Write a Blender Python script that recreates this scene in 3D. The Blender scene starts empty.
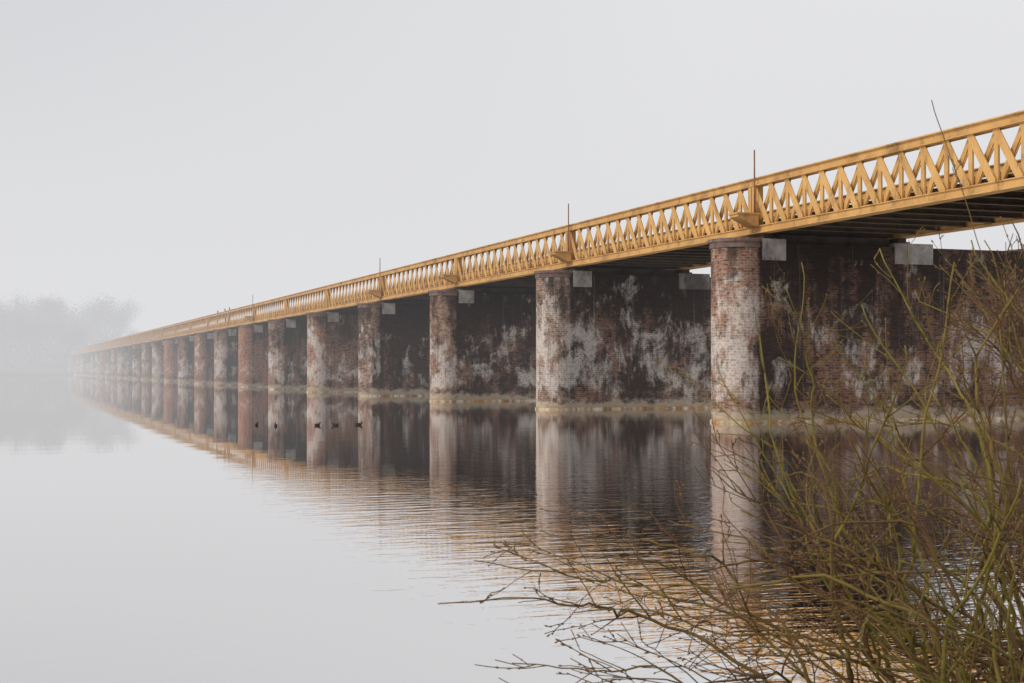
import bpy, math, random, bmesh
from mathutils import Vector, Matrix
random.seed(7)
S=bpy.context.scene
C=bpy.context.collection
try:
    S.view_settings.view_transform='Standard'; S.view_settings.look='None'; S.view_settings.exposure=0
except Exception: pass

# ------------------------------------------------------------------ constants
H=1.85                      # eye height above the water
TH=math.atan(517/1422.2)    # angle between view axis and bridge
AX=Vector((math.sin(TH),math.cos(TH),0)); RT=Vector((math.cos(TH),-math.sin(TH),0))
def loc(R,F,z): 
    v=RT*R+AX*F; return Vector((v.x,v.y,z))
D=23.35; SP=17.03; T1=43.8; PR=.92; WH=.83; PL=14.0; PTOP=6.2
ZB=6.55; ZT=8.5

# ------------------------------------------------------------------ helpers
class MB:
    def __init__(s): s.v=[];s.f=[];s.m=[];s.uv=[]
    def quad(s,pts,mat=0,uv=None):
        b=len(s.v); s.v+= [tuple(p) for p in pts]; s.f.append(tuple(range(b,b+len(pts)))); s.m.append(mat)
        s.uv.append(uv)
    def box(s,x0,x1,y0,y1,z0,z1,mat=0):
        b=len(s.v)
        s.v+=[(x0,y0,z0),(x1,y0,z0),(x1,y1,z0),(x0,y1,z0),(x0,y0,z1),(x1,y0,z1),(x1,y1,z1),(x0,y1,z1)]
        for f in [(0,3,2,1),(4,5,6,7),(0,1,5,4),(1,2,6,5),(2,3,7,6),(3,0,4,7)]:
            s.f.append(tuple(b+i for i in f)); s.m.append(mat); s.uv.append(None)
    def beam(s,p0,p1,wid,thk,up=Vector((1,0,0)),mat=0):
        p0=Vector(p0);p1=Vector(p1);d=(p1-p0).normalized(); n=up.normalized(); w=d.cross(n).normalized()
        b=len(s.v)
        for p in (p0,p1):
            for a,c in ((-1,-1),(1,-1),(1,1),(-1,1)):
                s.v.append(tuple(p+w*wid/2*a+n*thk/2*c))
        for f in [(0,3,2,1),(4,5,6,7),(0,1,5,4),(1,2,6,5),(2,3,7,6),(3,0,4,7)]:
            s.f.append(tuple(b+i for i in f)); s.m.append(mat); s.uv.append(None)
    def tube(s,pts,rads,n=5,mat=0):
        b=len(s.v); N=len(pts)
        for i,p in enumerate(pts):
            d=(pts[min(i+1,N-1)]-pts[max(i-1,0)]); 
            if d.length<1e-6: d=Vector((0,0,1))
            d.normalize()
            ref=Vector((0.3,0.2,1)) if abs(d.z)<.9 else Vector((1,0,0))
            a=(ref-d*ref.dot(d)).normalized(); c=d.cross(a)
            for k in range(n):
                t=2*math.pi*k/n; s.v.append(tuple(p+(a*math.cos(t)+c*math.sin(t))*rads[i]))
        for i in range(N-1):
            for k in range(n):
                s.f.append((b+i*n+k,b+i*n+(k+1)%n,b+(i+1)*n+(k+1)%n,b+(i+1)*n+k)); s.m.append(mat); s.uv.append(None)
        s.f.append(tuple(b+(N-1)*n+k for k in range(n))); s.m.append(mat); s.uv.append(None)
        s.f.append(tuple(b+k for k in reversed(range(n)))); s.m.append(mat); s.uv.append(None)
    def prism(s,pts,z0,z1,nose_h=0):
        N=len(pts); per=[0]
        for i in range(N): per.append(per[-1]+math.dist(pts[i],pts[(i+1)%N]))
        for i in range(N):
            p=pts[i];q=pts[(i+1)%N]
            s.quad([(p[0],p[1],z0),(q[0],q[1],z0),(q[0],q[1],z1),(p[0],p[1],z1)],0,[(per[i]-nose_h,z0),(per[i+1]-nose_h,z0),(per[i+1]-nose_h,z1),(per[i]-nose_h,z1)])
        s.quad([(p[0],p[1],z1) for p in pts],0,[(p[0],6+p[1]*.2) for p in pts])
        s.quad([(p[0],p[1],z0) for p in reversed(pts)],0,[(p[0],p[1]) for p in pts])
    def mesh(s,name,mats=(),smooth=False):
        me=bpy.data.meshes.new(name); me.from_pydata(s.v,[],s.f)
        for m in mats: me.materials.append(m)
        me.polygons.foreach_set('material_index',s.m)
        if smooth: me.polygons.foreach_set('use_smooth',[True]*len(s.f))
        if any(u is not None for u in s.uv):
            l=me.uv_layers.new(name='UVMap'); i=0
            for f,u in zip(s.f,s.uv):
                for k in range(len(f)):
                    if u is not None: l.data[i].uv=u[k]
                    i+=1
        me.update(); return me
def obj(name,me,parent=None,l=(0,0,0),rz=0,label=None,cat=None,group=None,kind=None):
    o=bpy.data.objects.new(name,me); C.objects.link(o)
    if parent is not None: o.parent=parent
    o.location=Vector(l); o.rotation_euler=(0,0,rz)
    if label:o['label']=label
    if cat:o['category']=cat
    if group:o['group']=group
    if kind:o['kind']=kind
    return o

# ------------------------------------------------------------------ materials
class NT:
    def __init__(s,name):
        s.m=bpy.data.materials.new(name); s.m.use_nodes=True; s.t=s.m.node_tree; s.t.nodes.clear()
        s.out=s.t.nodes.new('ShaderNodeOutputMaterial')
    def n(s,typ,**k):
        nd=s.t.nodes.new(typ)
        for a,b in k.items(): setattr(nd,a,b)
        return nd
    def put(s,inp,b):
        if isinstance(b,bpy.types.NodeSocket): s.t.links.new(b,inp)
        else: inp.default_value=b
    def math(s,op,a,b=0.0,c=None,clamp=False):
        nd=s.t.nodes.new('ShaderNodeMath'); nd.operation=op; nd.use_clamp=clamp
        s.put(nd.inputs[0],a); s.put(nd.inputs[1],b)
        if c is not None: s.put(nd.inputs[2],c)
        return nd.outputs[0]
    def mix(s,f,a,b,blend='MIX'):
        nd=s.t.nodes.new('ShaderNodeMix'); nd.data_type='RGBA'; nd.blend_type=blend
        s.put(nd.inputs[0],f)
        for i,v in ((6,a),(7,b)):
            if isinstance(v,tuple): v=(v[0],v[1],v[2],1)
            s.put(nd.inputs[i],v)
        return nd.outputs[2]
    def ss(s,x,lo,hi,a=0,b=1):
        nd=s.t.nodes.new('ShaderNodeMapRange'); nd.interpolation_type='SMOOTHSTEP'
        s.put(nd.inputs[0],x); nd.inputs[1].default_value=lo; nd.inputs[2].default_value=hi
        nd.inputs[3].default_value=a; nd.inputs[4].default_value=b
        return nd.outputs[0]
    def noise(s,vec,scale,detail=4,rough=.55,dist=0):
        nd=s.n('ShaderNodeTexNoise'); s.put(nd.inputs['Vector'],vec); nd.inputs['Scale'].default_value=scale
        nd.inputs['Detail'].default_value=detail; nd.inputs['Roughness'].default_value=rough; nd.inputs['Distortion'].default_value=dist
        return nd.outputs[0]
    def mapping(s,vec,loc=(0,0,0),rot=(0,0,0),sc=(1,1,1)):
        nd=s.n('ShaderNodeMapping'); s.put(nd.inputs[0],vec); nd.inputs[1].default_value=loc; nd.inputs[2].default_value=rot; nd.inputs[3].default_value=sc
        return nd.outputs[0]
    def principled(s,col,rough=.8,metal=0,normal=None,spec=.3):
        p=s.n('ShaderNodeBsdfPrincipled')
        if isinstance(col,tuple): col=(col[0],col[1],col[2],1)
        s.put(p.inputs['Base Color'],col); s.put(p.inputs['Roughness'],rough); p.inputs['Metallic'].default_value=metal
        p.inputs['Specular IOR Level'].default_value=spec
        if normal is not None: s.put(p.inputs['Normal'],normal)
        s.t.links.new(p.outputs[0],s.out.inputs[0]); return s.m
    def bump(s,h,strength=.5,dist=.02):
        b=s.n('ShaderNodeBump'); s.put(b.inputs['Height'],h); b.inputs['Strength'].default_value=strength; b.inputs['Distance'].default_value=dist
        return b.outputs[0]

def brick_mat(name,seed,white=.5,dark=.5,red=.5,chalk=.12):
    N=NT(name); uv=N.n('ShaderNodeUVMap').outputs[0]
    sp=N.n('ShaderNodeSeparateXYZ'); N.put(sp.inputs[0],uv); v=sp.outputs[1]; u=N.math('ABSOLUTE',sp.outputs[0])
    M=lambda x,y:N.math('MULTIPLY',x,y)
    uvs=N.mapping(uv,loc=(seed*7.3,0,seed*3.1))
    br=N.n('ShaderNodeTexBrick'); N.put(br.inputs['Vector'],uvs)
    br.inputs['Scale'].default_value=1; br.inputs['Brick Width'].default_value=.25; br.inputs['Row Height'].default_value=.092
    br.inputs['Mortar Size'].default_value=.012; br.inputs['Mortar Smooth'].default_value=.3; br.inputs['Bias'].default_value=-.1
    r=red
    br.inputs['Color1'].default_value=(.27+.16*r,.13+.04*r,.08,1); br.inputs['Color2'].default_value=(.13+.09*r,.068+.015*r,.05,1)
    br.inputs['Mortar'].default_value=(.27,.235,.205,1)
    col=br.outputs[0]
    wall=N.ss(u,1.72,1.92)
    nose=N.math('SUBTRACT',1.0,wall)
    nb=N.noise(N.mapping(uvs,sc=(4,10.9,1)),1.0,1)
    col=N.mix(N.ss(nb,.58,.70),col,(.38,.26,.18))
    col=N.mix(N.ss(N.noise(N.mapping(uvs,loc=(9,4,0),sc=(4,10.9,1)),1.0,1),.55,.69),col,(.06,.043,.038))
    fine=N.noise(N.mapping(uvs,sc=(8,9,1)),1.0,5,.75)
    grain=N.math('ADD',M(fine,.6),M(br.outputs[1],.22))
    col=N.mix(M(M(nose,N.ss(fine,.42,.62)),chalk),col,(.54,.47,.42))
    # soot patches, then the flat walls toned darker overall
    n1=N.noise(N.mapping(uvs,sc=(1,.75,1)),.5,8,.70,.3)
    n1b=N.noise(N.mapping(uvs,loc=(3,8,1),sc=(1.3,.22,1)),1.3,6,.65)
    sv=N.math('ADD',M(n1,.66),M(n1b,.34)); sv=N.math('ADD',sv,M(wall,.065)); sv=N.math('ADD',sv,M(N.ss(v,2.2,6.2),.05))
    sootf=N.ss(sv,.585-.15*dark,.67-.12*dark)
    col=N.mix(M(sootf,.84),col,(.034,.028,.027))
    col=N.mix(M(wall,.20),col,(.032,.025,.024))
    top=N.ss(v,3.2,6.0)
    col=N.mix(M(M(top,wall),.60),col,(.022,.017,.016))  # shade under the deck painted into the upper flat walls
    # lime bloom
    n2=N.noise(N.mapping(uvs,loc=(1.7,5.5,seed*2.0),sc=(1.15,1.0,1)),.56,9,.71,.4)
    n2b=N.noise(N.mapping(uvs,loc=(6,1.5,0),sc=(3.2,.85,1)),1.0,8,.76)
    band=M(N.ss(v,.2,1.4),N.ss(v,2.5,5.8,1,0))
    a=N.math('ADD',M(n2,.65),M(n2b,.35)); a=N.math('ADD',a,M(band,.070)); a=N.math('ADD',a,M(nose,.045))
    wf=M(N.ss(a,.642-.11*white,.735-.09*white),N.ss(grain,.20,.38,.28,1))
    col=N.mix(M(wf,.84),col,(.68,.625,.58))
    n4=N.noise(N.mapping(uvs,loc=(2,0,0),sc=(6.5,.15,1)),1.0,5,.6)
    col=N.mix(M(M(N.ss(n4,.58,.76),N.ss(fine,.3,.6,.4,1)),.32*white+.05),col,(.52,.48,.44))
    n4c=N.noise(N.mapping(uvs,loc=(22,3,0),sc=(3.8,.13,1)),1.0,5,.6)
    col=N.mix(M(N.ss(n4c,.58,.74),.5),col,(.04,.034,.032))
    # waterline stains fade up into the brick
    n5=N.noise(N.mapping(uvs,sc=(1.1,1.4,1)),1.3,7,.72)
    vv=N.math('ADD',v,M(N.math('SUBTRACT',n5,.5),1.5))
    col=N.mix(M(N.ss(vv,.18,.55,1,0),.70),col,(.56,.49,.39))
    col=N.mix(M(N.ss(vv,-.05,.30,1,0),.6),col,(.40,.22,.08))
    nrm=N.bump(N.math('ADD',M(br.outputs[1],-1.0),M(fine,1.2)),.6,.02)
    return N.principled(col,.92,normal=nrm,spec=.15)

def simple(name,c1,c2,scale=2.0,rough=.8,dirt=None,dscale=1.2,bump=.2,spec=.3,dlo=.5,dhi=.7):
    N=NT(name); g=N.n('ShaderNodeNewGeometry').outputs['Position']
    n=N.noise(g,scale,6,.6); col=N.mix(N.ss(n,.3,.7),c1,c2)
    if dirt:
        d=N.noise(N.mapping(g,loc=(5,2,8),sc=(1,1,.5)),dscale,7,.68); col=N.mix(N.math('MULTIPLY',N.ss(d,dlo,dhi),.8),col,dirt)
    return N.principled(col,rough,normal=N.bump(N.noise(g,scale*9,4),bump,.01),spec=spec)

M_yel=simple('ochre_paint',(.66,.395,.145),(.53,.30,.105),.9,.65,(.22,.115,.05),1.7,.15,.25,.47,.72)
M_deck=simple('weathered_deck_timber',(.11,.085,.065),(.07,.055,.043),2.2,.9,(.03,.024,.02))
M_beam=simple('grimy_beam_paint',(.13,.095,.06),(.08,.06,.045),1.4,.8,(.035,.028,.022),1.5)
M_conc=simple('weathered_concrete',(.42,.40,.38),(.26,.245,.23),2.4,.85,(.10,.09,.08),1.9,.3,.3,.45,.65)
M_conc2=simple('sooty_concrete',(.24,.225,.21),(.14,.13,.12),2.4,.85,(.06,.05,.045),1.9,.3,.3,.42,.6)
M_cap=simple('worn_cap_stone',(.24,.16,.13),(.12,.085,.075),3,.9,(.05,.04,.038),2.2)
N=NT('limed_footing'); g=N.n('ShaderNodeNewGeometry').outputs['Position']
na=N.noise(g,1.5,6,.7); nb_=N.noise(N.mapping(g,loc=(7,3,1)),1.8,6,.7); nc=N.noise(N.mapping(g,loc=(2,9,4)),2.2,7,.72)
col=N.mix(N.ss(na,.42,.58),(.55,.48,.36),(.40,.23,.085)); col=N.mix(N.ss(nb_,.50,.60),col,(.68,.63,.56)); col=N.mix(N.math('MULTIPLY',N.ss(nc,.48,.62),.8),col,(.17,.105,.065))
M_foot=N.principled(col,.9,normal=N.bump(na,.6,.03),spec=.2)
M_rod=simple('rusty_rod_steel',(.30,.13,.06),(.2,.09,.05),4,.7)
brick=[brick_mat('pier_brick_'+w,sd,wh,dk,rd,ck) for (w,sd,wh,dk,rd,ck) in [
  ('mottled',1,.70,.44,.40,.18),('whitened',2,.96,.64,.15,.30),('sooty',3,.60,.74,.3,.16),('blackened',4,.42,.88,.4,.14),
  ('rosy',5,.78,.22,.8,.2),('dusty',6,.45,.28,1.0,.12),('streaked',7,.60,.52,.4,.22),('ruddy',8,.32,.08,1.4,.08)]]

# ------------------------------------------------------------------ bridge
bridge=obj('railway_bridge',None,l=(D,T1,0),label="long ochre lattice-girder railway bridge on stained brick piers",cat="bridge")
bridge.empty_display_size=2
A0=math.asin(WH/PR)
def arc(r,cx,flip=False,n=20):
    a0=A0; pts=[]
    for i in range(n+1):
        a=a0+(2*math.pi-2*a0)*i/n
        pts.append((cx+math.cos(a)*r*1.0, math.sin(a)*r))
    if flip: pts=[(PL-p[0],-p[1]) for p in pts]
    return pts
def outline(r): return arc(r,PR)+arc(r,PR,True)
ol=outline(PR)
b=MB(); half=sum(math.dist(ol[i],ol[i+1]) for i in range(10))
b.prism(ol,-1.5,PTOP,nose_h=half)
def curved_smooth(me):
    bm=bmesh.new(); bm.from_mesh(me); bmesh.ops.remove_doubles(bm,verts=bm.verts,dist=1e-4)
    for f in bm.faces: f.smooth= abs(f.normal.z)<.5
    for e in bm.edges:
        if len(e.link_faces)==2:
            e.smooth = e.link_faces[0].normal.angle(e.link_faces[1].normal)<math.radians(25)
    bm.to_mesh(me); bm.free(); return me
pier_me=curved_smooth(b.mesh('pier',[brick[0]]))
b=MB(); b.prism(outline(PR+.045),-1.6,.09); foot_me=curved_smooth(b.mesh('footing',[M_foot]))
b=MB(); b.prism(arc(PR+.045,PR),PTOP-.17,PTOP+.03); 
cap_me=curved_smooth(b.mesh('pier_cap',[M_cap]))
b=MB(); b.prism(arc(PR+.11,PR),PTOP+.03,PTOP+.14); cap2_me=curved_smooth(b.mesh('coping',[M_cap]))
G1=1.65; G2=7.35
def blk(w0,w1,nm,mt):
    b=MB(); y=PR-.04
    b.box(w0,w1,-y,y,PTOP-.60,PTOP+.14)
    return b.mesh(nm,[mt])
blk_a=blk(1.42,2.34,'bearing_block',M_conc); blk_b=blk(6.8,8.4,'bearing_block',M_conc); blk_c=blk(6.8,8.4,'bearing_block',M_conc2)
b=MB(); b.box(2.344,6.796,-.5,.5,PTOP+.004,ZB-.03); sill_me=b.mesh('bearing_sill',[M_deck])
b=MB()
b.box(-.26,.26,-.6,.6,PTOP+.145,PTOP+.22); b.box(-.18,.18,-.5,.5,PTOP+.22,ZB-.004)
shoe_me=b.mesh('bearing_shoe',[M_beam])
order={0:7,1:0,2:1,3:2,4:3,5:4,6:6,7:7,8:0,9:5,10:2,11:7,12:4,13:5}
NP=29
def pier_t(i): return T1+SP*(i-1)
for i in range(0,NP+1):
    t=pier_t(i)
    o=obj('pier',pier_me,bridge,(0,t-T1,0))
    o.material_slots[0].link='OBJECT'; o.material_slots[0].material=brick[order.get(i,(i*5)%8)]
    obj('footing',foot_me,o)
    for (l,rz) in (((0,0,0),0),((PL,0,0),math.pi)):
        obj('pier_cap',cap_me,o,l,rz); obj('coping',cap2_me,o,l,rz)
    obj('bearing_block',blk_a,o); obj('bearing_block',blk_b if i==1 else blk_c,o); obj('bearing_sill',sill_me,o)
    obj('bearing_shoe',shoe_me,o,(G1+.2,0,0)); obj('bearing_shoe',shoe_me,o,(G2,0,0))

def girder():
    b=MB(); L=SP-.03; y0=.015
    zt=ZT; zb=ZB
    b.box(-.13,.13,y0,y0+L,zt-.25,zt-.04); b.box(-.22,.22,y0,y0+L,zt-.04,zt)
    b.box(-.19,.19,y0,y0+L,zt-.28,zt-.25)
    b.box(-.13,.13,y0,y0+L,zb+.04,zb+.24); b.box(-.22,.22,y0,y0+L,zb,zb+.04); b.box(-.19,.19,y0,y0+L,zb+.24,zb+.27)
    n=16; p=L/n; z0=zb+.24; z1=zt-.25
    for k in range(n):
        ya=y0+k*p; yb=ya+p; e=.04
        b.beam((-.085,ya+e,z0),(-.085,yb-e,z1),.25,.03)
        b.beam((.085,yb-e,z0),(.085,ya+e,z1),.25,.03)
        b.beam((-.050,ya+e+.12,z0),(-.050,yb-e+.07,z1),.03,.035)
        b.beam((.050,yb-e-.12,z0),(.050,ya+e-.07,z1),.03,.035)
        if k>0:
            b.box(-.030,.030,ya-.085,ya+.085,z0+.01,z1-.01)
    for yy in (y0+.12,y0+L-.12):
        b.box(-.16,.16,yy-.11,yy+.11,zb+.272,zt-.282)
    return b.mesh('lattice_girder',[M_yel])
gir=girder()
def deck():
    b=MB(); x0=G1+.20; x1=G2-.20; n=12; L=SP-.03; p=L/n
    for k in range(n+1):
        y=.015+k*p; y=min(max(y,.14),SP-.14)
        b.box(x0,x1,y-.04,y+.04,ZB+.09,ZB+.29,0)
        b.box(x0,x1,y-.10,y+.10,ZB+.06,ZB+.09,0)
    for xx in (x0+.9,(x0+x1)/2-.35,(x0+x1)/2+.9,x1-.8):
        b.box(xx-.07,xx+.07,.02,SP-.02,ZB+.294,ZB+.40,0)
    m=36; q=(SP-.04)/m
    for k in range(m):
        b.box(x0-.0,x1,.02+k*q,.02+(k+1)*q-.012,ZB+.404,ZB+.46,1)
    return b.mesh('deck',[M_beam,M_deck])
dk=deck()
for i in range(0,NP):
    t=pier_t(i)-T1
    obj('lattice_girder',gir,bridge,(G1,t,0)); obj('lattice_girder',gir,bridge,(G2,t,0)); obj('deck',dk,bridge,(0,t,0))
def bracket():
    b=MB(); x0=G1-.23; y=.30
    pts=[(x0,ZB+.24),(x0-.12,ZB+.22),(x0-.80,ZB+.55),(x0-.80,ZB+.64),(x0,ZB+.64)]
    n=len(pts); k=len(b.v)
    b.v+=[(p[0],-y,p[1]) for p in pts]+[(p[0],y,p[1]) for p in pts]
    for i in range(n):
        j=(i+1)%n; b.f.append((k+i,k+j,k+n+j,k+n+i)); b.m.append(0); b.uv.append(None)
    b.f.append(tuple(k+i for i in reversed(range(n)))); b.m.append(0); b.uv.append(None)
    b.f.append(tuple(k+n+i for i in range(n))); b.m.append(0); b.uv.append(None)
    b.box(x0-.85,x0+.03,-y-.05,y+.05,ZB+.642,ZB+.69)
    return b.mesh('side_bracket',[M_yel])
br_me=bracket()
b=MB(); b.tube([Vector((0,0,ZB+.69)),Vector((0,0,ZT+.95))],[.032,.026],8)
mast_me=b.mesh('mast',[M_rod],True)
for i in (1,2,4,7):
    o=obj('side_bracket',br_me,bridge,(0,pier_t(i)-T1-.3,0)); obj('mast',mast_me,o,(G1-.27,-.1,0))
o=obj('side_bracket',br_me,bridge,(0,pier_t(3)-T1-.2,0))

# ------------------------------------------------------------------ people on the deck
def skinned(name,verts,edges,rad,root=0,sub=2):
    me=bpy.data.meshes.new(name); me.from_pydata(verts,edges,[]); o=bpy.data.objects.new(name,me); C.objects.link(o)
    m=o.modifiers.new('Skin','SKIN')
    for i,r in enumerate(rad):
        me.skin_vertices[0].data[i].radius=(r if isinstance(r,tuple) else (r,r)); me.skin_vertices[0].data[i].use_root=(i==root)
    s=o.modifiers.new('S','SUBSURF'); s.levels=sub; s.render_levels=sub
    dg=bpy.context.evaluated_depsgraph_get(); ev=o.evaluated_get(dg); nm=bpy.data.meshes.new_from_object(ev)
    bpy.data.objects.remove(o); nm.name=name
    nm.polygons.foreach_set('use_smooth',[True]*len(nm.polygons)); return nm
M_skin=simple('skin',(.5,.32,.24),(.45,.28,.2)); M_coat=simple('dark_coat',(.03,.03,.04),(.05,.05,.06)); M_jean=simple('jeans',(.04,.05,.08),(.03,.04,.06)); M_red=simple('brown_coat',(.10,.05,.04),(.08,.045,.035))
M_hair=simple('dark_hair',(.03,.02,.015),(.05,.03,.02))
def person_mesh(lean):
    v=[(0,0,.95),(0,0,1.15),(-.03*lean,0,1.38),(-.05*lean,0,1.5),(-.07*lean,0,1.62),(-.07*lean,0,1.72),
       (0,.1,.9),(.02,.11,.5),(0,.11,.08),(-.14,.12,.03),(0,-.1,.9),(-.06,-.11,.5),(0.03,-.11,.08),(-.11,-.12,.03),
       (-.03*lean,.2,1.4),(-.05,.25,1.12),(-.26,.2,1.08),(-.03*lean,-.2,1.4),(-.05,-.25,1.12),(-.26,-.2,1.08)]
    e=[(0,1),(1,2),(2,3),(3,4),(4,5),(0,6),(6,7),(7,8),(8,9),(0,10),(10,11),(11,12),(12,13),(2,14),(14,15),(15,16),(2,17),(17,18),(18,19)]
    r=[.14,.14,.15,.06,.10,.08,.09,.065,.045,.04,.09,.065,.045,.04,.065,.05,.035,.065,.05,.035]
    return skinned('person',v,e,r)
for k,(t,coat,lab) in enumerate([(165.5,M_coat,"person in dark coat leaning at the bridge railing"),(169.0,M_red,"person in brown coat standing on the bridge walkway"),(175,M_coat,"person in dark coat walking along the bridge walkway")]):
    me=person_mesh(1 if k<2 else .4)
    for m in (coat,M_jean,M_skin,M_hair): me.materials.append(m)
    for p in me.polygons:
        z=p.center.z; p.material_index= 1 if z<.88 else (3 if z>1.68 or (z>1.58 and p.center.x>-.05) else (2 if z>1.5 else 0))
    o=obj('person',me,None,(D+G1+.5,t,ZB+.46),0,lab,'person','people on the bridge'); o.scale=(1.05,1.05,1.14)

# ------------------------------------------------------------------ water birds
M_duck=simple('dark_plumage',(.022,.018,.016),(.045,.035,.028),20); M_bill=simple('pale_bill',(.45,.33,.2),(.4,.3,.2)); 
def duck_mesh():
    v=[(-.24,0,.11),(-.16,0,.07),(-.04,0,.06),(.08,0,.065),(.13,0,.09),(.145,0,.135),(.155,0,.175),(.195,0,.18),(.25,0,.165)]
    e=[(i,i+1) for i in range(8)]
    r=[(.015,.02),(.06,.055),(.085,.08),(.075,.07),(.05,.045),(.032,.032),(.04,.045),(.03,.03),(.014,.008)]
    me=skinned('duck',v,e,r,2); me.materials.append(M_duck); me.materials.append(M_bill)
    for p in me.polygons: p.material_index=1 if p.center.x>.215 else 0
    return me
dm=duck_mesh()
for (px,py,rz,lab) in [(276,426,1.5,"dark duck swimming alone on the calm lake"),(318,425.5,.6,"dark duck swimming on the calm lake"),(335,425.5,2.4,"dark duck swimming on the calm lake"),(359,425,-.5,"dark duck swimming on the calm lake"),(257,425,1.2,"dark duck swimming on the calm lake")]:
    F=1422.2*H/(py-369.0); R=(px-512)/1422.2*F
    o=obj('duck',dm,None,loc(R,F,-.012),rz,lab,'duck','ducks on the lake'); o.scale=(.62,.62,.62)

# ------------------------------------------------------------------ water
N=NT('lake_water'); g=N.n('ShaderNodeNewGeometry').outputs['Position']
ripm=N.noise(N.mapping(g,rot=(0,0,TH),sc=(.06,.035,1)),1.0,3,.5)
w1=N.noise(N.mapping(g,rot=(0,0,TH+.12),sc=(1.2,4.4,1)),1.0,3,.55,.3)
w2=N.noise(N.mapping(g,rot=(0,0,TH-.25),sc=(3.2,9.0,1)),1.0,2,.5,.2)
w3=N.noise(N.mapping(g,rot=(0,0,TH),sc=(.12,.5,1)),1.0,2,.5)
sepp=N.n('ShaderNodeSeparateXYZ'); N.put(sepp.inputs[0],N.mapping(g,rot=(0,0,TH)))
amp=N.math('ADD',.32,N.math('MULTIPLY',N.ss(ripm,.42,.62),.60))
amp=N.math('MULTIPLY',amp,N.math('ADD',.18,N.math('MULTIPLY',N.ss(sepp.outputs[0],-7,2),.95)))
amp=N.math('MULTIPLY',amp,N.ss(sepp.outputs[1],13,34,1.0,.32))
h=N.math('ADD',N.math('MULTIPLY',w1,.0130),N.math('MULTIPLY',w2,.0036))
h=N.math('ADD',N.math('MULTIPLY',h,amp),N.math('MULTIPLY',w3,.0025))
bp=N.n('ShaderNodeBump'); N.put(bp.inputs['Height'],h); bp.inputs['Strength'].default_value=1; bp.inputs['Distance'].default_value=1.0
gl=N.n('ShaderNodeBsdfGlossy'); gl.inputs['Color'].default_value=(.96,.95,.945,1); gl.inputs['Roughness'].default_value=.010; N.put(gl.inputs['Normal'],bp.outputs[0])
df=N.n('ShaderNodeBsdfDiffuse'); df.inputs['Color'].default_value=(.022,.014,.009,1)
fr=N.n('ShaderNodeFresnel'); fr.inputs[0].default_value=1.33; 
mx=N.n('ShaderNodeMixShader'); N.put(mx.inputs[0],N.math('ADD',.83,N.math('MULTIPLY',fr.outputs[0],.2),clamp=True))
N.put(mx.inputs[1],df.outputs[0]); N.put(mx.inputs[2],gl.outputs[0]); N.put(N.out.inputs[0],mx.outputs[0])
b=MB(); b.quad([(-1800,-1200,0),(2600,-1200,0),(2600,3200,0),(-1800,3200,0)]); obj('water',b.mesh('water',[N.m]),kind='structure')

# ------------------------------------------------------------------ banks
M_grass=simple('rough_grass',(.11,.105,.07),(.16,.14,.09),1.5,.95,(.08,.07,.05),.7)
def sheet(name,F0f,F1,R0,R1,nR,nF,zf,seed):
    rnd=random.Random(seed); b=MB(); 
    for j in range(nF+1):
        for i in range(nR+1):
            R=R0+(R1-R0)*i/nR; f0=F0f(R); s=j/nF; F=f0+(F1-f0)*s**2
            p=loc(R,F,zf(R,F,abs(F-f0))+rnd.uniform(-.04,.04)); b.v.append(tuple(p))
    for j in range(nF):
        for i in range(nR):
            a=j*(nR+1)+i; b.f.append((a,a+1,a+nR+2,a+nR+1)); b.m.append(0); b.uv.append(None)
    return obj(name,b.mesh(name,[M_grass],True),kind='structure')
def farF(R):
    return 370+ max(0,R+175)*1.9 + 10*math.sin(R*.05)+5*math.sin(R*.17+1)
sheet('far_bank',farF,3000,-900,1500,160,24,lambda R,F,d:-.4+min(1.2,d*.02)+min(2,d*.003),3)
sheet('near_bank',lambda R:5.9+.25*math.sin(R*1.3)+.15*math.sin(R*3.1),-30,-14,14,60,24,lambda R,F,d:-.3+min(.5,d*.35)+min(.15,d*.02),4)

# ------------------------------------------------------------------ far trees
M_bark=simple('tree_bark',(.07,.06,.05),(.055,.05,.04),2,.95); M_leaf=simple('winter_twig_crown',(.075,.07,.05),(.055,.052,.04),.6,.95)
def tree_mesh(seed,hgt,spread):
    r=random.Random(seed); tb=MB(); cb=MB(); tips=[]
    def grow(p,d,L,rad,lev):
        pts=[p];rs=[rad];n=4
        for i in range(n):
            d=(d+Vector((r.uniform(-.16,.16),r.uniform(-.16,.16),r.uniform(-.03,.12)))).normalized(); p=p+d*L/n; pts.append(p); rs.append(rad*(1-.14*(i+1)))
            if lev>=1: tips.append((p,lev))
        tb.tube(pts,rs,6 if lev<2 else 4)
        if lev<4:
            for k in range(r.choice((3,3,4)) if lev<3 else 3):
                a=r.uniform(0,6.28); q=r.uniform(.35,.85)*spread
                nd=(d+Vector((math.cos(a)*q,math.sin(a)*q,r.uniform(-.25,.3)))).normalized()
                grow(pts[r.choice((2,3,4))] if lev<2 else p,nd,L*r.uniform(.6,.8),rs[-1]*r.uniform(.5,.75),lev+1)
    grow(Vector((0,0,0)),Vector((0,0,1)),hgt*.26,hgt*.015,0)
    mz=max(t[0].z for t in tips)
    for (p,lev) in tips:
        for k in range(14 if lev>2 else 8):
            o=p+Vector((r.gauss(0,.8),r.gauss(0,.8),r.gauss(0,.8))); s=r.uniform(.06,.18)
            a=Vector((r.uniform(-1,1),r.uniform(-1,1),r.uniform(-1,1))).normalized(); c=a.orthogonal().normalized()
            cb.quad([o-a*s,o+c*s*.5,o+a*s,o-c*s*.5])
    return tb.mesh('trunk',[M_bark],True),cb.mesh('crown',[M_leaf]),mz
TM=[tree_mesh(s,20,sp) for s,sp in ((11,.8),(12,1.0),(13,1.1),(14,.9),(15,1.2))]
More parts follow.
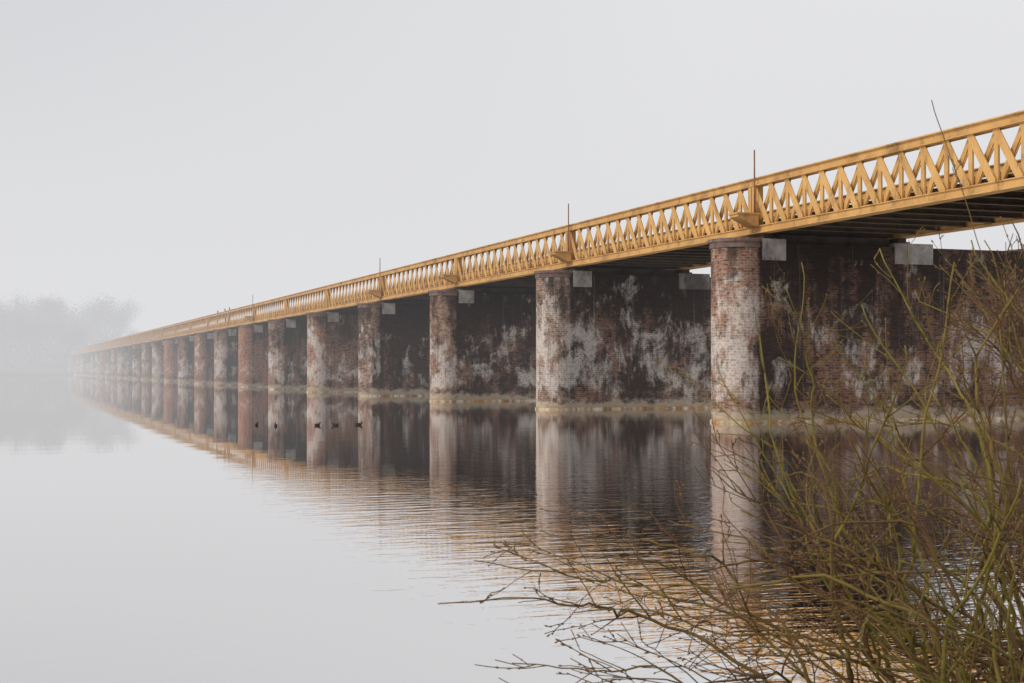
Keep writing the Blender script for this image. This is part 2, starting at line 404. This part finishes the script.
rr=random.Random(5)
def tree(px,top,F,vi,grp="trees on the far misty shore"):
    tm,cm,mz=TM[vi%5]; R=(px-512)/1422.2*F; hh=(369-top)*F/1422.2+H-.8; s=hh/mz
    o=obj('tree',None,None,loc(R,F,.8),rr.uniform(0,6.28),"bare hazy tree on the misty far lake shore",'tree',grp)
    obj('trunk',tm,o); obj('crown',cm,o); o.scale=(s,s,s)
for (px,top,F,vi) in [(-36,306,500,0),(-14,303,520,1),(6,309,500,2),(22,303,530,3),(40,299,520,4),(56,302,530,1),(72,312,530,0),(88,310,540,2),(103,299,540,3),(117,303,550,1),(66,322,500,2),(14,318,500,0),(94,324,540,4),(-60,304,500,3),(131,330,580,4),(34,320,500,3)]:
    tree(px,top,F,vi)
cb=MB(); r=random.Random(9)
for k in range(60000):
    F=r.uniform(490,640); R=(r.uniform(-60,150)-512)/1422.2*F; px=R/F*1422.2+512
    hm=(15+3*math.sin(R*.13)+2.5*math.sin(R*.4+1)+2*math.sin(R*1.3))*min(1,max(.3,(175-px)/90)); z=.4+hm*r.random()**1.5
    o=loc(R,F,z); s=r.uniform(.25,.6); a=Vector((r.uniform(-1,1),r.uniform(-1,1),r.uniform(-1,1))).normalized(); c=a.orthogonal().normalized()
    cb.quad([o-a*s,o+c*s*.6,o+a*s,o-c*s*.6])
obj('shore_undergrowth',cb.mesh('shore_undergrowth',[M_leaf]),kind='stuff')

# ------------------------------------------------------------------ foreground shrubs
def branch_mat(name,c1,c2,c3):
    N=NT(name); at=N.n('ShaderNodeAttribute',attribute_name='tint').outputs['Fac']
    g=N.n('ShaderNodeNewGeometry').outputs['Position']
    col=N.mix(at,c1,c2); n=N.noise(g,14,5,.65); col=N.mix(N.math('MULTIPLY',N.ss(n,.45,.7),.62),col,c3)
    return N.principled(col,.8,normal=N.bump(N.noise(g,120,3),.3,.003),spec=.15)
M_br=branch_mat('olive_willow_bark',(.25,.21,.045),(.15,.072,.042),(.05,.038,.022))
M_bud=simple('leaf_bud',(.24,.17,.06),(.18,.09,.05),40)
class Shrub:
    def __init__(s,seed): s.r=random.Random(seed); s.b=MB(); s.t=[]; s.bud=MB()
    def tube(s,pts,rs,n,tint):
        k=len(s.b.v); s.b.tube(pts,rs,n); s.t+= [tint]*(len(s.b.v)-k)
    def budat(s,p,d,sc=1):
        r=s.r; a=(d+Vector((r.uniform(-.5,.5),r.uniform(-.5,.5),r.uniform(-.5,.5)))).normalized(); L=.010*sc*r.uniform(.7,1.5)
        s.bud.tube([p,p+a*L*.5,p+a*L],[.0014,.0030*sc,.0006],4)
    def twig(s,p,d,L,rad,lev,tint):
        r=s.r; n=max(4,int(L/.032)); pts=[p]; rs=[rad]
        curv=Vector((r.uniform(-.14,.14),r.uniform(-.14,.14),r.uniform(-.05,.12)))
        for i in range(n):
            d=(d+curv*.6+Vector((r.gauss(0,.08),r.gauss(0,.08),r.gauss(0,.07)))).normalized(); p=p+d*L/n; pts.append(p); rs.append(max(.0012,rad*(1-.70*(i+1)/n)))
            if r.random()<.36: s.budat(p,d)
            if lev<3 and i>0 and r.random()<(.32 if lev==1 else .18):
                a=d.orthogonal().normalized(); a.rotate(Matrix.Rotation(r.uniform(0,6.28),3,d))
                nd=(d+a*r.uniform(.5,1.05)+Vector((0,0,.06))).normalized()
                s.twig(p,nd,L*r.uniform(.35,.7)*(1-.5*i/n),rs[-1]*.76,lev+1,min(1,tint+r.uniform(0,.3)))
        s.tube(pts,rs,5 if rad>.003 else 4,tint)
    def stem(s,base,tip,bow,rad,dens=1.0,tint=.2,tw=1.0,jit=.013):
        r=s.r; base=Vector(base);tip=Vector(tip); L=(tip-base).length; n=max(12,int(L/.045)); 
        mid=(base+tip)/2+Vector(bow); pts=[];rs=[]; off=Vector((0,0,0)); vel=Vector((0,0,0))
        for i in range(n+1):
            u=i/n; p=base*(1-u)**2+mid*2*u*(1-u)+tip*u*u
            vel=vel*.6+Vector((r.gauss(0,1),r.gauss(0,1),r.gauss(0,1)))*jit; off+=vel
            pts.append(p+off*math.sin(math.pi*min(1,u*1.0+.02))); rs.append(max(.0016,rad*(1-.84*u**.85)))
        s.tube(pts,rs,7,tint)
        for i in range(3,n-1):
            if r.random()<.43*dens:
                d=(pts[i+1]-pts[i-1]).normalized(); a=d.orthogonal().normalized(); a.rotate(Matrix.Rotation(r.uniform(0,6.28),3,d))
                nd=(d+a*r.uniform(.5,1.1)+Vector((0,0,.10))).normalized()
                u=i/n
                Lt=tw*r.uniform(.16,.62)*(1-.4*u); Lt=min(Lt,.09+(1-u)*L*.8)
                s.twig(pts[i],nd,Lt,rs[i]*r.uniform(.38,.65)+.0006,1,min(1,max(0,tint+r.uniform(-.1,.5))))
    def make(s,base,label,grp):
        o=obj('willow_shrub',None,None,base,0,label,'shrub',grp); B=Vector(base)
        me=s.b.mesh('branches',[M_br],True)
        at=me.attributes.new('tint','FLOAT','POINT'); at.data.foreach_set('value',s.t)
        obj('branches',me,o,-B); 
        obj('buds',s.bud.mesh('buds',[M_bud]),o,-B)
def T(x,y,F): return loc((x-512)*F/1422.2,F,H-(y-369)*F/1422.2)
grp="leafless willow shrubs on the near bank"
U=Vector((0,0,1))
A=Shrub(21); bA=loc(1.5,3.9,.12)
for (x,y,F,rad,br_,bz) in [(438,603,4.1,.010,.1,.62),(474,560,4.3,.009,.1,.5),(512,662,3.7,.008,0,.45),(540,530,4.5,.009,.1,.35),(572,612,4.0,.010,.2,.65),(600,556,4.2,.010,.15,.5),(646,585,3.7,.010,.2,.6),
     (668,520,4.4,.010,.1,.35),(700,570,3.9,.011,.2,.6),(712,470,4.2,.010,0,.2),(740,510,3.6,.011,.1,.4),(612,676,3.6,.008,.1,.45),(700,650,3.5,.010,.2,.5),(780,470,4.0,.012,0,.3),
     (660,625,4.1,.010,.3,.7),(745,590,3.7,.011,.3,.6),(780,540,3.4,.011,.2,.5),(820,600,3.3,.011,.2,.5),(720,540,4.5,.010,.2,.5),(850,640,3.3,.011,.1,.4)]:
    j=A.r.uniform(-.2,.35); A.stem(bA+RT*j+AX*A.r.uniform(-.3,.25),T(x,y,F),RT*br_+U*bz,rad,.88,A.r.uniform(.15,.9),.9)
A.make(bA,"leafless willow shrub with low twigs arching over the water",grp)
B=Shrub(22); bB=loc(1.6,4.2,.12)
for (x,y,F,rad,bx,bz) in [(720,378,4.4,.010,-.15,.15),(742,445,4.2,.010,.1,.35),(757,325,4.2,.011,-.1,.2),(785,285,4.5,.010,-.15,.1),(802,262,4.6,.010,-.1,0),(822,385,3.9,.011,.1,.35),(862,305,4.3,.012,.15,.1),(880,248,4.5,.012,.15,0),(905,345,3.8,.013,.2,.1),
     (955,262,4.2,.014,-.2,0),(972,240,4.5,.013,.1,0),(1000,330,3.9,.014,.2,0),(840,430,3.7,.012,.15,.4),(890,410,4.4,.011,-.1,.2),(930,390,4.0,.013,.25,.1),(870,500,3.5,.013,.3,.4),(790,490,4.5,.011,.3,.6),(960,480,3.4,.015,.1,.1),(1010,560,3.2,.017,.1,.2),(900,560,3.3,.014,.3,.4),(835,340,4.7,.010,.1,.1),
     (980,600,3.1,.016,.05,.15),(940,620,3.0,.014,.1,.2),(1020,480,3.3,.016,0,.1),(915,290,4.7,.011,.2,.1)]:
    j=B.r.uniform(-.45,.35); B.stem(bB+RT*j+AX*B.r.uniform(-.35,.3),T(x,y,F),RT*bx+U*bz,rad,.82,B.r.uniform(0,.35),.9)
B.stem(bB+RT*.12,T(933,99,4.8),RT*.08,.0045,.06,.6,.2,.004)
B.make(bB,"leafless willow shrub with tall upright olive-green stems",grp)
E=Shrub(23); bE=loc(2.0,4.1,.12)
for (x,y,F,rad,bx,bz) in [(1012,220,4.3,.012,.2,0),(1040,230,4.0,.013,.1,0),(985,240,4.5,.011,.25,0),(958,310,4.1,.011,.25,.2),(1075,200,4.4,.012,.1,0),(1000,420,3.7,.013,.2,.2),(950,470,3.9,.012,.2,.4),(880,520,3.8,.011,.2,.5),(1090,300,4.0,.012,.1,0),(1030,400,4.3,.012,-.1,0),(820,560,3.7,.011,.3,.6),
     (905,455,4.4,.011,.3,.5),(975,540,3.5,.013,.2,.3),(930,600,3.3,.012,.2,.3),(1050,500,3.6,.013,.1,.1),(865,415,4.8,.010,.3,.4),(990,290,4.9,.010,.3,.1),
     (1030,280,4.6,.011,.2,0),(970,370,4.5,.011,.3,.2),(1020,340,4.8,.011,.1,.1),(940,265,4.9,.010,.35,.1),(1008,260,4.8,.010,.2,.1)]:
    j=E.r.uniform(-.35,.3); E.stem(bE+RT*j+AX*E.r.uniform(-.3,.3),T(x,y,F),RT*bx+U*bz,rad,.9,E.r.uniform(.4,1),.9)
E.make(bE,"leafless willow shrub with dense reddish brown twigs",grp)

# ------------------------------------------------------------------ mist: a real density grid over the far lake
FD=.0038; FC=(.745,.747,.765)
fm=bpy.data.materials.new('mist'); fm.use_nodes=True; t=fm.node_tree; t.nodes.clear()
try: fm.cycles.volume_step_rate=4.0
except Exception as ex: print('step',ex)
o_=t.nodes.new('ShaderNodeOutputMaterial'); vi=t.nodes.new('ShaderNodeVolumeInfo')
ml=t.nodes.new('ShaderNodeMath'); ml.operation='MULTIPLY'; ml.inputs[1].default_value=FD; t.links.new(vi.outputs['Density'],ml.inputs[0])
ab=t.nodes.new('ShaderNodeVolumeAbsorption'); ab.inputs[0].default_value=(0,0,0,1); t.links.new(ml.outputs[0],ab.inputs[1])
em=t.nodes.new('ShaderNodeEmission'); em.inputs[0].default_value=(*FC,1); t.links.new(ml.outputs[0],em.inputs[1])  # mist glows by itself, standing in for daylight scattered in it
ad=t.nodes.new('ShaderNodeAddShader'); t.links.new(ab.outputs[0],ad.inputs[0]); t.links.new(em.outputs[0],ad.inputs[1]); t.links.new(ad.outputs[0],o_.inputs['Volume'])
ng=bpy.data.node_groups.new('mist_grid','GeometryNodeTree'); ng.is_modifier=True
ng.interface.new_socket('Geometry',in_out='INPUT',socket_type='NodeSocketGeometry'); ng.interface.new_socket('Geometry',in_out='OUTPUT',socket_type='NodeSocketGeometry')
go=ng.nodes.new('NodeGroupOutput'); vc=ng.nodes.new('GeometryNodeVolumeCube'); sm=ng.nodes.new('GeometryNodeSetMaterial')
vc.inputs['Min'].default_value=(-450,70,-4); vc.inputs['Max'].default_value=(950,1310,76)
vc.inputs['Resolution X'].default_value=28; vc.inputs['Resolution Y'].default_value=28; vc.inputs['Resolution Z'].default_value=4
ps=ng.nodes.new('GeometryNodeInputPosition'); sx=ng.nodes.new('ShaderNodeSeparateXYZ'); mr=ng.nodes.new('ShaderNodeMapRange')
ng.links.new(ps.outputs[0],sx.inputs[0]); ng.links.new(sx.outputs[1],mr.inputs[0]); mr.inputs[1].default_value=60; mr.inputs[2].default_value=300; mr.inputs[3].default_value=.22; mr.inputs[4].default_value=1.0
ng.links.new(mr.outputs[0],vc.inputs['Density']); sm.inputs['Material'].default_value=fm
ng.links.new(vc.outputs[0],sm.inputs[0]); ng.links.new(sm.outputs[0],go.inputs[0])
me=bpy.data.meshes.new('mist'); me.materials.append(fm)
fo=obj('mist',me,kind='structure'); md=fo.modifiers.new('grid','NODES'); md.node_group=ng

# ------------------------------------------------------------------ world, sun, camera
W=bpy.data.worlds.new('World'); S.world=W; W.use_nodes=True; t=W.node_tree; t.nodes.clear()
ow=t.nodes.new('ShaderNodeOutputWorld'); bg=t.nodes.new('ShaderNodeBackground'); bg.inputs[1].default_value=.1
sky=t.nodes.new('ShaderNodeTexSky'); sky.sky_type='NISHITA'; sky.sun_disc=False; sky.sun_elevation=math.radians(33); sky.sun_rotation=math.radians(-106); sky.dust_density=5
hs=t.nodes.new('ShaderNodeHueSaturation'); hs.inputs['Saturation'].default_value=.15; t.links.new(sky.outputs[0],hs.inputs['Color'])
mi=t.nodes.new('ShaderNodeMix'); mi.data_type='RGBA'; mi.inputs[0].default_value=.85; t.links.new(hs.outputs[0],mi.inputs[6])
tc=t.nodes.new('ShaderNodeTexCoord'); sp=t.nodes.new('ShaderNodeSeparateXYZ'); t.links.new(tc.outputs['Generated'],sp.inputs[0])
cr=t.nodes.new('ShaderNodeValToRGB'); cr.color_ramp.elements[0].position=.0; cr.color_ramp.elements[0].color=(6.4,6.5,6.75,1); cr.color_ramp.elements[1].position=.45; cr.color_ramp.elements[1].color=(8.7,8.7,8.9,1)
t.links.new(sp.outputs[0],cr.inputs[0]); t.links.new(cr.outputs[0],mi.inputs[7])
t.links.new(mi.outputs[2],bg.inputs[0]); t.links.new(bg.outputs[0],ow.inputs[0])
sl=bpy.data.lights.new('sun','SUN'); sl.energy=1.5; sl.angle=math.radians(12); sl.color=(1,.91,.78)
so=bpy.data.objects.new('sun',sl); C.objects.link(so)
az=math.radians(80); el=math.radians(33)
d=Vector((math.cos(el)*math.sin(az),math.cos(el)*math.cos(az),-math.sin(el)))
so.rotation_euler=d.to_track_quat('-Z','Y').to_euler()
cam=bpy.data.cameras.new('camera'); cam.lens=50; cam.sensor_width=36; cam.clip_end=6000; cam.clip_start=.05
co=bpy.data.objects.new('camera',cam); C.objects.link(co); co.location=(0,0,H)
pit=math.atan(27.5/1422.2); co.rotation_euler=(math.pi/2+pit,0,-TH)
cam.dof.use_dof=True; cam.dof.focus_distance=45; cam.dof.aperture_fstop=18
S.camera=co
